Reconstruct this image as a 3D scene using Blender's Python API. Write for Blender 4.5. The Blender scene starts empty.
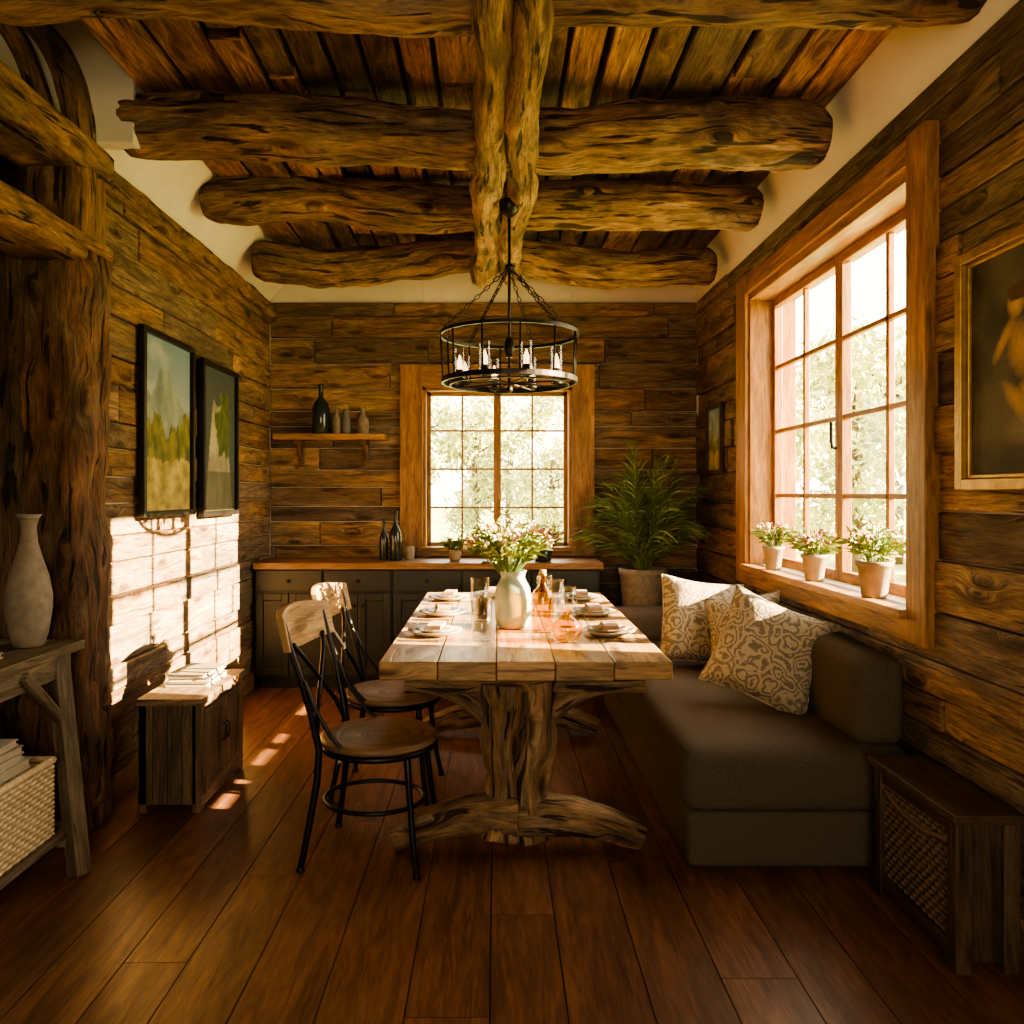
import bpy, math, random
from mathutils import Vector, Matrix, noise, Quaternion
random.seed(7)
R=random.random
U=random.uniform
scene=bpy.context.scene

# ------------------------------------------------------------------ mesh builder
class MB:
    def __init__(s):
        s.v=[];s.f=[];s.uv=[];s.col=[];s.mi=[];s.sm=[]
    def face(s,idx,uvs,mat=0,col=(1,1,1),smooth=False):
        s.f.append(tuple(idx)); s.uv.extend(uvs); s.mi.append(mat); s.sm.append(smooth)
        if len(col)==len(idx) and isinstance(col[0],(tuple,list)):
            s.col.extend([tuple(c)+(1,) for c in col])
        else:
            s.col.extend([tuple(col)+(1,)]*len(idx))
    def box(s,c,size,rot=None,mat=0,col=(1,1,1),off=None,taper=None):
        c=Vector(c); hx,hy,hz=[q/2 for q in size]
        la=max(range(3),key=lambda i:size[i])
        if off is None: off=(R()*50,R()*50)
        n=len(s.v)
        loc=[Vector((x*hx,y*hy,z*hz)) for x in(-1,1) for y in(-1,1) for z in(-1,1)]
        if taper:
            for p in loc:
                if p.z<0: p.x*=taper; p.y*=taper
        for p in loc:
            s.v.append(tuple(c+((rot@p) if rot else p)))
        fs=[((0,1,3,2),0),((4,6,7,5),0),((0,4,5,1),1),((2,3,7,6),1),((0,2,6,4),2),((1,5,7,3),2)]
        for f,ax in fs:
            oth=[i for i in range(3) if i!=ax]
            if la in oth: ua=la; va=[i for i in oth if i!=la][0]
            else: ua,va=oth
            uvs=[]
            for i in f:
                p=loc[i] if rot else (loc[i]+c)
                uvs.append((p[ua]+off[0],p[va]+off[1]+ax*.37))
            s.face([n+i for i in f],uvs,mat,col)
    def bb(s,x0,x1,y0,y1,z0,z1,mat=0,col=(1,1,1),off=None):
        s.box(((x0+x1)/2,(y0+y1)/2,(z0+z1)/2),(abs(x1-x0),abs(y1-y0),abs(z1-z0)),None,mat,col,off)
    def tube(s,pts,rad,seg=10,mat=0,col=(1,1,1),lump=0,lf=3,sq=None,cap=True,closed=False,asp=1.0,up=None,twist=0,an=1.0,groove=0):
        pts=[Vector(p) for p in pts]; n=len(pts)
        if not isinstance(rad,(list,tuple)): rad=[rad]*n
        base=len(s.v); off=(R()*50,R()*50); so=Vector((R()*90,R()*90,R()*90))
        t0=(pts[1]-pts[0]).normalized()
        if up is None: up=Vector((0,0,1)) if abs(t0.z)<.9 else Vector((1,0,0))
        nrm=(Vector(up)-t0*t0.dot(Vector(up))).normalized()
        L=0; Ls=[]
        for i,p in enumerate(pts):
            if closed: t=(pts[(i+1)%n]-pts[i-1]).normalized()
            else: t=(pts[min(i+1,n-1)]-pts[max(i-1,0)]).normalized()
            nrm=(nrm-t*t.dot(nrm)).normalized(); b=t.cross(nrm)
            if i: L+=(p-pts[i-1]).length
            Ls.append(L)
            for k in range(seg):
                a=2*math.pi*k/seg+twist*L
                ca,sa=math.cos(a),math.sin(a)
                m=1
                if sq: m=(abs(ca)**sq+abs(sa)**sq)**(-1.0/sq)
                d=nrm*ca*m+b*sa*m*asp
                q=p+d*rad[i]
                if lump:
                    qq=Vector((L*an,ca*rad[i],sa*rad[i]))
                    q=q+d.normalized()*rad[i]*lump*(noise.noise(qq*lf+so)+.5*noise.noise(qq*lf*2.7+so))
                    if groove:
                        g=noise.noise(Vector((L*1.1,ca*3.2,sa*3.2))+so)
                        q=q-d.normalized()*rad[i]*groove*max(0,1-abs(g)*7)
                s.v.append(tuple(q))
        rm=sum(rad)/n
        rng=n if closed else n-1
        for i in range(rng):
            j=(i+1)%n
            la=Ls[i]; lb=Ls[i+1] if i+1<n else L+(pts[0]-pts[-1]).length
            for k in range(seg):
                k2=(k+1)%seg
                va=off[1]+2*math.pi*rm*k/seg; vb=off[1]+2*math.pi*rm*(k+1)/seg
                s.face([base+i*seg+k,base+i*seg+k2,base+j*seg+k2,base+j*seg+k],
                  [(off[0]+la,va),(off[0]+la,vb),(off[0]+lb,vb),(off[0]+lb,va)],mat,col,True)
        if cap and not closed:
            for e,i in ((0,0),(1,n-1)):
                idx=[base+i*seg+k for k in range(seg)]
                if e==0: idx=idx[::-1]
                uvs=[(off[0]+rad[i]*math.cos(6.283*k/seg)*.3,off[1]+rad[i]*math.sin(6.283*k/seg)) for k in range(seg)]
                s.face(idx,uvs,mat,col,False)
    def lathe(s,prof,c,seg=32,mat=0,col=(1,1,1),smooth=True,cap=True):
        base=len(s.v); c=Vector(c)
        for r,z in prof:
            for k in range(seg):
                a=2*math.pi*k/seg
                s.v.append((c.x+r*math.cos(a),c.y+r*math.sin(a),c.z+z))
        L=0
        for i in range(len(prof)-1):
            dl=math.hypot(prof[i+1][0]-prof[i][0],prof[i+1][1]-prof[i][1])
            for k in range(seg):
                k2=(k+1)%seg
                s.face([base+i*seg+k,base+i*seg+k2,base+(i+1)*seg+k2,base+(i+1)*seg+k],
                   [(k/seg*.6,L),((k+1)/seg*.6,L),((k+1)/seg*.6,L+dl),(k/seg*.6,L+dl)],mat,col,smooth)
            L+=dl
        if cap and prof[0][0]>.0015: s.face([base+k for k in range(seg)][::-1],[(0,0)]*seg,mat,col)
        if cap and prof[-1][0]>.0015: s.face([base+(len(prof)-1)*seg+k for k in range(seg)],[(0,0)]*seg,mat,col)
    def grid(s,fn,nu,nv,mat=0,colfn=None,col=(1,1,1),smooth=True,uvs=(1,1)):
        base=len(s.v)
        for j in range(nv+1):
            for i in range(nu+1):
                s.v.append(tuple(fn(i/nu,j/nv)))
        for j in range(nv):
            for i in range(nu):
                a=base+j*(nu+1)+i
                idx=[a,a+1,a+nu+2,a+nu+1]
                uv=[(i/nu*uvs[0],j/nv*uvs[1]),((i+1)/nu*uvs[0],j/nv*uvs[1]),((i+1)/nu*uvs[0],(j+1)/nv*uvs[1]),(i/nu*uvs[0],(j+1)/nv*uvs[1])]
                if colfn:
                    cc=[colfn(i/nu,j/nv),colfn((i+1)/nu,j/nv),colfn((i+1)/nu,(j+1)/nv),colfn(i/nu,(j+1)/nv)]
                else: cc=col
                s.face(idx,uv,mat,cc,smooth)
    def ball(s,c,r,mat=0,col=(1,1,1),seg=8,rings=5,sz=1):
        prof=[(max(1e-5,r*math.sin(math.pi*i/rings)),-r*sz*math.cos(math.pi*i/rings)) for i in range(rings+1)]
        s.lathe(prof,c,seg,mat,col)
    def leaf(s,p,d,l,w,mat=0,col=(1,1,1),n=None,droop=.2,seg=3,lim=None):
        p=Vector(p); d=Vector(d).normalized()
        if n is None: n=Vector((U(-1,1),U(-1,1),U(-.2,1)))
        side=d.cross(Vector(n))
        if side.length<1e-3: side=Vector((1,0,0))
        side.normalize()
        base=len(s.v); W=[.35,1,.75,.05] if seg==3 else [.6,.1]
        for i in range(seg+1):
            t=i/seg; q=p+d*l*t-Vector((0,0,droop*l*t*t)); w2=w*W[i]/2
            for sg in (-1,1):
                z=q+side*w2*sg
                if lim: z.x=min(z.x,lim[0]); z.y=min(z.y,lim[1])
                s.v.append(tuple(z))
        for i in range(seg):
            a=base+2*i
            s.face([a,a+1,a+3,a+2],[(0,i/seg),(1,i/seg),(1,(i+1)/seg),(0,(i+1)/seg)],mat,col,True)
    def build(s,name,mats,origin=(0,0,0),bevel=0,parent=None,bseg=2):
        me=bpy.data.meshes.new(name)
        o=Vector(origin)
        me.from_pydata([(a-o.x,b-o.y,c-o.z) for a,b,c in s.v],[],s.f)
        uvl=me.uv_layers.new(name='UVMap')
        flat=[x for t in s.uv for x in t]; uvl.data.foreach_set('uv',flat)
        ca=me.color_attributes.new(name='Col',type='FLOAT_COLOR',domain='CORNER')
        ca.data.foreach_set('color',[x for t in s.col for x in t])
        me.polygons.foreach_set('material_index',s.mi)
        me.polygons.foreach_set('use_smooth',s.sm)
        for m in mats: me.materials.append(m)
        me.update()
        ob=bpy.data.objects.new(name,me); ob.location=o
        scene.collection.objects.link(ob)
        if parent: ob.parent=parent
        if bevel:
            b=ob.modifiers.new('bev','BEVEL'); b.width=bevel; b.segments=bseg; b.limit_method='ANGLE'; b.angle_limit=math.radians(50)
        return ob

def dup(ob,name,loc,rotz=0,scale=1):
    o=ob.copy(); o.name=name; o.location=loc; o.rotation_euler[2]=rotz; o.scale=(scale,)*3
    scene.collection.objects.link(o); return o

# ------------------------------------------------------------------ materials
def newmat(name):
    m=bpy.data.materials.new(name); m.use_nodes=True
    nt=m.node_tree; b=nt.nodes['Principled BSDF']
    return m,nt,b
def N(nt,t,**k):
    n=nt.nodes.new(t)
    for a,v in k.items(): setattr(n,a,v)
    return n
def wood(name,contrast=1.0,rough=.6,bump=.4,spec=.4,dist=.01,coat=0,weather=.4,crack=.6,fine=1.0,mid=1.0,ct=.31,cw=.06,knots=0,ul=1.0):
    m,nt,b=newmat(name); L=nt.links.new
    tc=N(nt,'ShaderNodeTexCoord'); at=N(nt,'ShaderNodeAttribute',attribute_name='Col')
    uvs=tc.outputs['UV']
    kn=None
    if knots:
        mk=N(nt,'ShaderNodeMapping'); mk.inputs['Scale'].default_value=(1.6,5.5,1); L(uvs,mk.inputs[0])
        vk=N(nt,'ShaderNodeTexVoronoi'); vk.voronoi_dimensions='2D'; vk.inputs['Scale'].default_value=1; L(mk.outputs[0],vk.inputs[0])
        kr=N(nt,'ShaderNodeMapRange'); kr.inputs[1].default_value=.0; kr.inputs[2].default_value=.25; kr.inputs[3].default_value=1; kr.inputs[4].default_value=0
        kr.interpolation_type='SMOOTHSTEP'
        L(vk.outputs['Distance'],kr.inputs[0]); kn=kr.outputs[0]
        sc=N(nt,'ShaderNodeMath',operation='MULTIPLY'); sc.inputs[1].default_value=.05*knots; L(kn,sc.inputs[0])
        cx=N(nt,'ShaderNodeCombineXYZ'); L(sc.outputs[0],cx.inputs[1])
        ad=N(nt,'ShaderNodeVectorMath',operation='ADD'); L(uvs,ad.inputs[0]); L(cx.outputs[0],ad.inputs[1]); uvs=ad.outputs[0]
    def noi(su,sv,det,rg=.6,dis=0):
        mp=N(nt,'ShaderNodeMapping'); mp.inputs['Scale'].default_value=(su,sv,1); L(uvs,mp.inputs[0])
        n=N(nt,'ShaderNodeTexNoise'); n.noise_dimensions='2D'; n.inputs['Scale'].default_value=1; n.inputs['Detail'].default_value=det
        n.inputs['Roughness'].default_value=rg; n.inputs['Distortion'].default_value=dis; L(mp.outputs[0],n.inputs[0]); return n.outputs['Fac']
    def ramp(src,*st):
        r=N(nt,'ShaderNodeValToRGB'); e=r.color_ramp.elements
        for i,(p,c) in enumerate(st):
            x=e[i] if i<2 else e.new(p)
            x.position=p; x.color=tuple(c)+(1,)
        L(src,r.inputs[0]); return r.outputs[0]
    def mul(a,b_,f=1,bt='MULTIPLY'):
        x=N(nt,'ShaderNodeMix',data_type='RGBA',blend_type=bt)
        if isinstance(f,(int,float)): x.inputs[0].default_value=f
        else: L(f,x.inputs[0])
        L(a,x.inputs[6])
        if isinstance(b_,tuple): x.inputs[7].default_value=b_+(1,)
        else: L(b_,x.inputs[7])
        return x.outputs[2]
    g1=noi(9*ul,120*fine,4,.75)
    g2=noi(2.6*ul,20*mid,4,.65,.7)
    g3=noi(1.3,4.5,4,.65,.3)
    c1=noi(2.6*ul,38*fine,3,.55,.3)
    k=contrast
    a=ramp(g1,(.3,(1-.6*k,)*3),(.68,(1+.3*k,)*3))
    q=1-.55*k
    bq=ramp(g2,(.34,(q,q*.94,q*.87)),(.66,(1.2,1.18,1.14)))
    cq=ramp(g3,(.32,(1-.48*k,1-.5*k,1-.52*k)),(.68,(1.25,1.22,1.18)))
    col=mul(mul(mul(at.outputs['Color'],a),bq),cq)
    if weather:
        f=N(nt,'ShaderNodeMapRange'); f.inputs[1].default_value=.44; f.inputs[2].default_value=.62; f.inputs[3].default_value=0; f.inputs[4].default_value=weather
        g4=noi(1.9,7,4,.7,.4); L(g4,f.inputs[0])
        grey=mul(ramp(g1,(.3,(.075,.058,.042)),(.7,(.28,.215,.15))),bq)
        col=mul(col,grey,f.outputs[0],'MIX')
    if crack:
        v=1-crack
        cr=ramp(c1,(ct,(v,v*.88,v*.78)),(ct+cw,(1,1,1)))
        col=mul(col,cr)
    if kn:
        kc=ramp(kn,(.45,(1,1,1)),(.9,(.35,.27,.2)))
        col=mul(col,kc)
    L(col,b.inputs['Base Color'])
    rr=N(nt,'ShaderNodeMapRange'); rr.inputs[3].default_value=rough+.12; rr.inputs[4].default_value=max(.05,rough-.12)
    L(g2,rr.inputs[0]); L(rr.outputs[0],b.inputs['Roughness'])
    b.inputs['Specular IOR Level'].default_value=spec
    m1=N(nt,'ShaderNodeMath',operation='MULTIPLY_ADD'); L(g1,m1.inputs[0]); m1.inputs[1].default_value=.5; L(g2,m1.inputs[2])
    m3=N(nt,'ShaderNodeMapRange'); m3.inputs[1].default_value=ct; m3.inputs[2].default_value=ct+cw; m3.inputs[3].default_value=-.8*crack; m3.inputs[4].default_value=0; L(c1,m3.inputs[0])
    m2=N(nt,'ShaderNodeMath',operation='ADD'); L(m1.outputs[0],m2.inputs[0]); L(m3.outputs[0],m2.inputs[1])
    bp=N(nt,'ShaderNodeBump'); bp.inputs['Strength'].default_value=bump; bp.inputs['Distance'].default_value=dist
    L(m2.outputs[0],bp.inputs['Height']); L(bp.outputs[0],b.inputs['Normal'])
    if coat: b.inputs['Coat Weight'].default_value=coat; b.inputs['Coat Roughness'].default_value=.2
    return m
def plain(name,col,rough=.5,metal=0,spec=.5,noise_s=0,noise_a=.15,bump=0,usecol=False,trans=0,ior=1.45,emit=None):
    m,nt,b=newmat(name); L=nt.links.new
    b.inputs['Roughness'].default_value=rough; b.inputs['Metallic'].default_value=metal
    b.inputs['Specular IOR Level'].default_value=spec
    src=None
    if usecol:
        at=N(nt,'ShaderNodeAttribute',attribute_name='Col'); src=at.outputs['Color']
    tc=N(nt,'ShaderNodeTexCoord')
    ns=N(nt,'ShaderNodeTexNoise'); ns.inputs['Scale'].default_value=noise_s or 20; ns.inputs['Detail'].default_value=4
    L(tc.outputs['Object'],ns.inputs[0])
    r=N(nt,'ShaderNodeValToRGB'); e=r.color_ramp.elements; e[0].position=.3; e[1].position=.7
    k=1-noise_a; k2=1+noise_a
    e[0].color=(col[0]*k,col[1]*k,col[2]*k,1); e[1].color=(col[0]*k2,col[1]*k2,col[2]*k2,1)
    L(ns.outputs['Fac'],r.inputs[0])
    if src:
        mx=N(nt,'ShaderNodeMix',data_type='RGBA',blend_type='MULTIPLY'); mx.inputs[0].default_value=1
        L(r.outputs[0],mx.inputs[6]); L(src,mx.inputs[7]); L(mx.outputs[2],b.inputs['Base Color'])
    else: L(r.outputs[0],b.inputs['Base Color'])
    if trans: b.inputs['Transmission Weight'].default_value=trans; b.inputs['IOR'].default_value=ior
    if emit: b.inputs['Emission Color'].default_value=emit[0]+(1,); b.inputs['Emission Strength'].default_value=emit[1]
    if bump:
        bp=N(nt,'ShaderNodeBump'); bp.inputs['Strength'].default_value=bump; bp.inputs['Distance'].default_value=.004
        L(ns.outputs['Fac'],bp.inputs['Height']); L(bp.outputs[0],b.inputs['Normal'])
    return m
def thinglass(name,tint=(1,1,1),refl=.5,base=.03):
    m=bpy.data.materials.new(name); m.use_nodes=True; nt=m.node_tree; nt.nodes.clear(); L=nt.links.new
    o=N(nt,'ShaderNodeOutputMaterial'); t=N(nt,'ShaderNodeBsdfTransparent'); t.inputs[0].default_value=tuple(tint)+(1,)
    g=N(nt,'ShaderNodeBsdfGlossy'); g.inputs['Roughness'].default_value=.05
    f=N(nt,'ShaderNodeLayerWeight'); f.inputs['Blend'].default_value=.5
    pw=N(nt,'ShaderNodeMath',operation='POWER'); pw.inputs[1].default_value=3.5; L(f.outputs['Facing'],pw.inputs[0])
    mu=N(nt,'ShaderNodeMath',operation='MULTIPLY_ADD'); mu.inputs[1].default_value=refl; mu.inputs[2].default_value=base; L(pw.outputs[0],mu.inputs[0])
    mx=N(nt,'ShaderNodeMixShader'); L(mu.outputs[0],mx.inputs[0]); L(t.outputs[0],mx.inputs[1]); L(g.outputs[0],mx.inputs[2]); L(mx.outputs[0],o.inputs[0])
    return m

M_wall=wood('wall_plank_wood',.9,.62,.7,dist=.013,weather=.6,crack=.6,knots=1)
M_floor=wood('floor_wood',.6,.36,.12,spec=.45,dist=.004,coat=.08,weather=0,crack=.3)
M_beam=wood('log_beam_wood',.9,.65,.9,dist=.022,weather=.65,crack=.85,fine=.8,mid=.75,ct=.35,cw=.05,knots=.8,ul=1.15)
M_ceil=wood('ceiling_plank_wood',.95,.6,.6,dist=.012,weather=.35,crack=.6,knots=1)
M_trim=wood('trim_wood',.6,.45,.25,dist=.005,weather=0,crack=.3)
M_table=wood('table_wood',.65,.42,.35,dist=.006,weather=.15,crack=.5,knots=.7)
M_dark=wood('dark_wood',.8,.5,.35,dist=.006,weather=.15,crack=.5)
M_plaster=plain('plaster',(.72,.65,.54),.9,noise_s=6,noise_a=.05,bump=.3)
M_black=plain('black_metal',(.014,.012,.011),.4,metal=.5,noise_s=30)
M_cab=plain('cabinet_paint',(.015,.016,.013),.45,noise_s=8,noise_a=.2)
M_sofa=plain('sofa_fabric',(.078,.060,.042),.85,noise_s=180,noise_a=.25,bump=.5,spec=.25)
M_cer=plain('ceramic_celadon',(.28,.35,.28),.35,noise_s=14,noise_a=.15)
M_clay=plain('clay',(.23,.185,.14),.75,noise_s=25,noise_a=.25,bump=.4)
M_pot=plain('plant_pot',(.31,.22,.14),.75,noise_s=20,noise_a=.2,bump=.3)
M_leaf=plain('leaf',(1,1,1),.55,noise_s=9,noise_a=.25,usecol=True)
M_flower=plain('petal',(1,1,1),.6,noise_s=12,noise_a=.1,usecol=True)
M_paper=plain('paper_book',(1,1,1),.8,noise_s=40,noise_a=.06,usecol=True)
M_soil=plain('soil',(.03,.02,.012),.95,noise_s=60,noise_a=.4)
M_gap=plain('dark_gap',(.02,.01,.006),.95,noise_s=60,noise_a=.3)
M_glass=thinglass('window_glass',refl=.4,base=.01)
M_tumbler=thinglass('drinking_glass',(.94,.95,.94),.75,.06)
M_amber=thinglass('amber_glass',(.98,.79,.36),.6,.06)
M_dglass=plain('dark_glass',(.02,.03,.03),.12,noise_s=5)
M_paint=plain('painting_canvas',(1,1,1),.7,noise_s=70,noise_a=.12,usecol=True)
M_gold=plain('gilt_frame',(.42,.26,.08),.4,metal=.6,noise_s=20,noise_a=.25,bump=.3)
M_wicker=plain('wicker',(1,1,1),.7,noise_s=60,noise_a=.25,usecol=True)
M_plate=plain('stoneware',(.31,.25,.18),.35,noise_s=20,noise_a=.1)
M_napkin=plain('linen',(.32,.20,.135),.9,noise_s=60,noise_a=.15,bump=.3)
M_wax=plain('candle_bulb',(.75,.62,.42),.5,noise_s=8,noise_a=.05,emit=((1,.60,.25),5))
M_steel=plain('steel',(.5,.47,.42),.25,metal=1)

# pillow damask
M_pil,nt,b=newmat('pillow_damask'); L=nt.links.new
tc=N(nt,'ShaderNodeTexCoord'); 
ns=N(nt,'ShaderNodeTexNoise'); ns.inputs['Scale'].default_value=6.0; ns.inputs['Detail'].default_value=2; L(tc.outputs['UV'],ns.inputs[0])
mxv=N(nt,'ShaderNodeMix',data_type='RGBA'); mxv.inputs[0].default_value=.16; L(tc.outputs['UV'],mxv.inputs[6]); L(ns.outputs['Color'],mxv.inputs[7])
vo=N(nt,'ShaderNodeTexVoronoi'); vo.inputs['Scale'].default_value=7; vo.inputs['Randomness'].default_value=.6; L(mxv.outputs[2],vo.inputs[0])
mu=N(nt,'ShaderNodeMath',operation='MULTIPLY'); mu.inputs[1].default_value=24; L(vo.outputs['Distance'],mu.inputs[0])
si=N(nt,'ShaderNodeMath',operation='SINE'); L(mu.outputs[0],si.inputs[0])
n2=N(nt,'ShaderNodeTexNoise'); n2.inputs['Scale'].default_value=45; L(tc.outputs['UV'],n2.inputs[0])
ad=N(nt,'ShaderNodeMath',operation='MULTIPLY_ADD'); ad.inputs[1].default_value=.3; L(si.outputs[0],ad.inputs[0]); L(n2.outputs['Fac'],ad.inputs[2])
r=N(nt,'ShaderNodeValToRGB'); e=r.color_ramp.elements; e[0].position=.4;e[0].color=(.35,.29,.20,1);e[1].position=.72;e[1].color=(.15,.12,.085,1)
L(ad.outputs[0],r.inputs[0])
L(r.outputs[0],b.inputs['Base Color']); b.inputs['Roughness'].default_value=.9
bp=N(nt,'ShaderNodeBump'); bp.inputs['Strength'].default_value=.3; bp.inputs['Distance'].default_value=.004; L(ad.outputs[0],bp.inputs['Height']); L(bp.outputs[0],b.inputs['Normal'])

# ------------------------------------------------------------------ room dims
XL,XR,YB=-1.75,1.56,6.2
ZW=2.88; ZC=3.16; YF=-1.2
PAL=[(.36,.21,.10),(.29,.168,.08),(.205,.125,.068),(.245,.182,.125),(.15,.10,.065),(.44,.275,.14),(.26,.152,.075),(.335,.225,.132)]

def subtract(rect,hole):
    u0,u1,v0,v1=rect; a0,a1,b0,b1=hole
    if u1<=a0 or u0>=a1 or v1<=b0 or v0>=b1: return [rect]
    out=[]
    if u0<a0: out.append((u0,a0,v0,v1))
    if u1>a1: out.append((a1,u1,v0,v1))
    c0,c1=max(u0,a0),min(u1,a1)
    if v0<b0: out.append((c0,c1,v0,b0))
    if v1>b1: out.append((c0,c1,b1,v1))
    return out
def planks(mb,u0,u1,v0,v1,holes,place,hmin=.11,hmax=.2,lmin=.8,lmax=2.2,pal=PAL,gap=.007,dep=.024,jit=.15):
    v=v0; last=None
    while v<v1-1e-3:
        h=U(hmin,hmax)
        if v+h>v1-hmin*.6: h=v1-v
        u=u0-U(0,lmax*.6)
        while u<u1:
            l=U(lmin,lmax); a,b_=max(u,u0),min(u+l,u1)
            if b_-a>.02:
                c=random.choice([p for p in pal if p!=last] or pal); last=c
                k=U(1-jit,1+jit*1.2); c=tuple(x*k for x in c); d=U(0,dep); off=(R()*50,R()*50)
                rects=[(a+gap/3,b_-gap/3,v+gap/2,v+h-gap/2)]
                for hh in holes: rects=[q for rr in rects for q in subtract(rr,hh)]
                for q in rects:
                    if q[1]-q[0]>.01 and q[3]-q[2]>.004: place(mb,q,d,c,off)
            u+=l
        v+=h

# right wall
wr=MB()
RH=(2.957,4.875,.97,2.61)
planks(wr,YF,YB,0,ZW,[RH],lambda mb,q,d,c,off: mb.bb(XR-d+.01,XR+.035,q[0],q[1],q[2],q[3],0,c,off))
X1=1.80
for y0,y1,z0,z1 in ((YF,RH[0],0,3.3),(RH[1],YB+.25,0,3.3),(RH[0],RH[1],0,RH[2]),(RH[0],RH[1],RH[3],3.3)):
    wr.bb(XR+.03,X1,y0,y1,z0,z1,1,(1,1,1))
wr.build('wall_right',[M_wall,M_plaster],bevel=.005,bseg=1)
# back wall
BH=(-.57,.59,.97,2.22)
wb=MB()
planks(wb,XL,XR,0,ZW,[BH],lambda mb,q,d,c,off: mb.bb(q[0],q[1],YB-d+.01,YB+.035,q[2],q[3],0,c,off),lmin=.5,lmax=1.8)
for x0,x1,z0,z1 in ((XL-.4,BH[0],0,3.3),(BH[1],XR+.24,0,3.3),(BH[0],BH[1],0,BH[2]),(BH[0],BH[1],BH[3],3.3)):
    wb.bb(x0,x1,YB+.03,YB+.25,z0,z1,1,(1,1,1))
wb.build('wall_back',[M_wall,M_plaster],bevel=.005,bseg=1)
# left wall
YP=3.5
wl=MB()
planks(wl,YP,YB,0,ZW,[],lambda mb,q,d,c,off: mb.bb(XL-.035,XL+d-.01,q[0],q[1],q[2],q[3],0,c,off),pal=[PAL[0],PAL[1],PAL[3],PAL[5],PAL[7],PAL[7]])
wl.bb(XL-.3,XL-.03,YP,YB+.25,0,3.3,1)
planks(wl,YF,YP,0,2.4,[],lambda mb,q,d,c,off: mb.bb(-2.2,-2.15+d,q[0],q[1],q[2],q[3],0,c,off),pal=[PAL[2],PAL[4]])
wl.bb(-2.4,-2.19,YF,YP+.05,0,3.7,1)
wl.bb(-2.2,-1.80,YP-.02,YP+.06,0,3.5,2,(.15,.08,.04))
wl.build('wall_left',[M_wall,M_plaster,M_dark],bevel=.005,bseg=1)
# front wall behind camera, unseen; opening added and sized for fill light
wf=MB()
OX=.8; OZ0,OZ1=.8,2.25
FC=(.30,.18,.09)
wf.bb(-2.4,-OX,YF-.2,YF,0,3.7,0,FC); wf.bb(OX,1.8,YF-.2,YF,0,3.7,0,FC)
wf.bb(-OX,OX,YF-.2,YF,0,OZ0,0,FC); wf.bb(-OX,OX,YF-.2,YF,OZ1,3.7,0,FC)
wf.build('wall_front',[M_wall])
# floor
fl=MB()
FP=[(.155,.072,.037),(.18,.084,.043),(.132,.062,.033),(.165,.077,.04),(.20,.096,.049)]
planks(fl,YF-.2,YB+.05,-2.2,XR+.1,[],lambda mb,q,d,c,off: mb.bb(q[2],q[3],q[0],q[1],-.04,0,0,c,off),hmin=.17,hmax=.24,lmin=1.6,lmax=3.2,pal=FP,gap=.004,dep=0,jit=.1)
fl.bb(-2.4,1.8,YF-.2,YB+.25,-.12,-.01,1)
fl.build('floor',[M_floor,M_gap])
# ceiling
ce=MB()
CP=[(.46,.24,.10),(.33,.175,.078),(.20,.12,.066),(.54,.30,.135),(.14,.088,.053),(.40,.215,.095)]
planks(ce,YF,YB,-1.53,1.50,[],lambda mb,q,d,c,off: mb.bb(q[2],q[3],q[0],q[1],ZC-d,ZC+.06,0,c,off),hmin=.13,hmax=.26,lmin=1.2,lmax=3.5,pal=CP,gap=.022,dep=.05,jit=.15)
ce.bb(-1.56,1.8,YF-.2,YB+.25,ZC+.03,ZC+.16,1,(1,1,1))
ce.bb(-1.54,1.51,YF,YB,ZC+.02,ZC+.035,2)
def cove(xa,za,xb,zb,y0,y1):
    v=Vector((xb-xa,0,zb-za)); th=.05; nrm=Vector((-v.z,0,v.x)).normalized()
    if nrm.z<0: nrm=-nrm
    base=len(ce.v)
    a=Vector((xa,0,za)); b2=Vector((xb,0,zb))
    P=[a,b2,b2+nrm*th,a+nrm*th]
    for y in (y0,y1):
        for p in P: ce.v.append((p.x,y,p.z))
    for f in ((0,1,2,3),(7,6,5,4),(0,4,5,1),(1,5,6,2),(2,6,7,3),(3,7,4,0)):
        ce.face([base+i for i in f],[(0,0)]*4,1,(1,1,1))
cove(-1.765,2.87,-1.50,ZC+.02,YP-.1,YB)
cove(XR+.02,2.87,XR-.10,ZC+.02,YF,YB)
ce.bb(-2.4,-1.5,YF-.2,YP-.05,3.5,3.6,1)
ce.bb(-2.2,-1.53,YP-.12,YP-.05,2.88,3.5,1)
ce.bb(-1.56,-1.5,YF,YP-.1,ZC+.03,3.5,1)
ce.bb(-2.4,-1.5,YP-.1,YB+.25,ZC+.02,ZC+.16,1)
ce.build('ceiling',[M_ceil,M_plaster,M_gap],bevel=.005,bseg=1)

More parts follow.
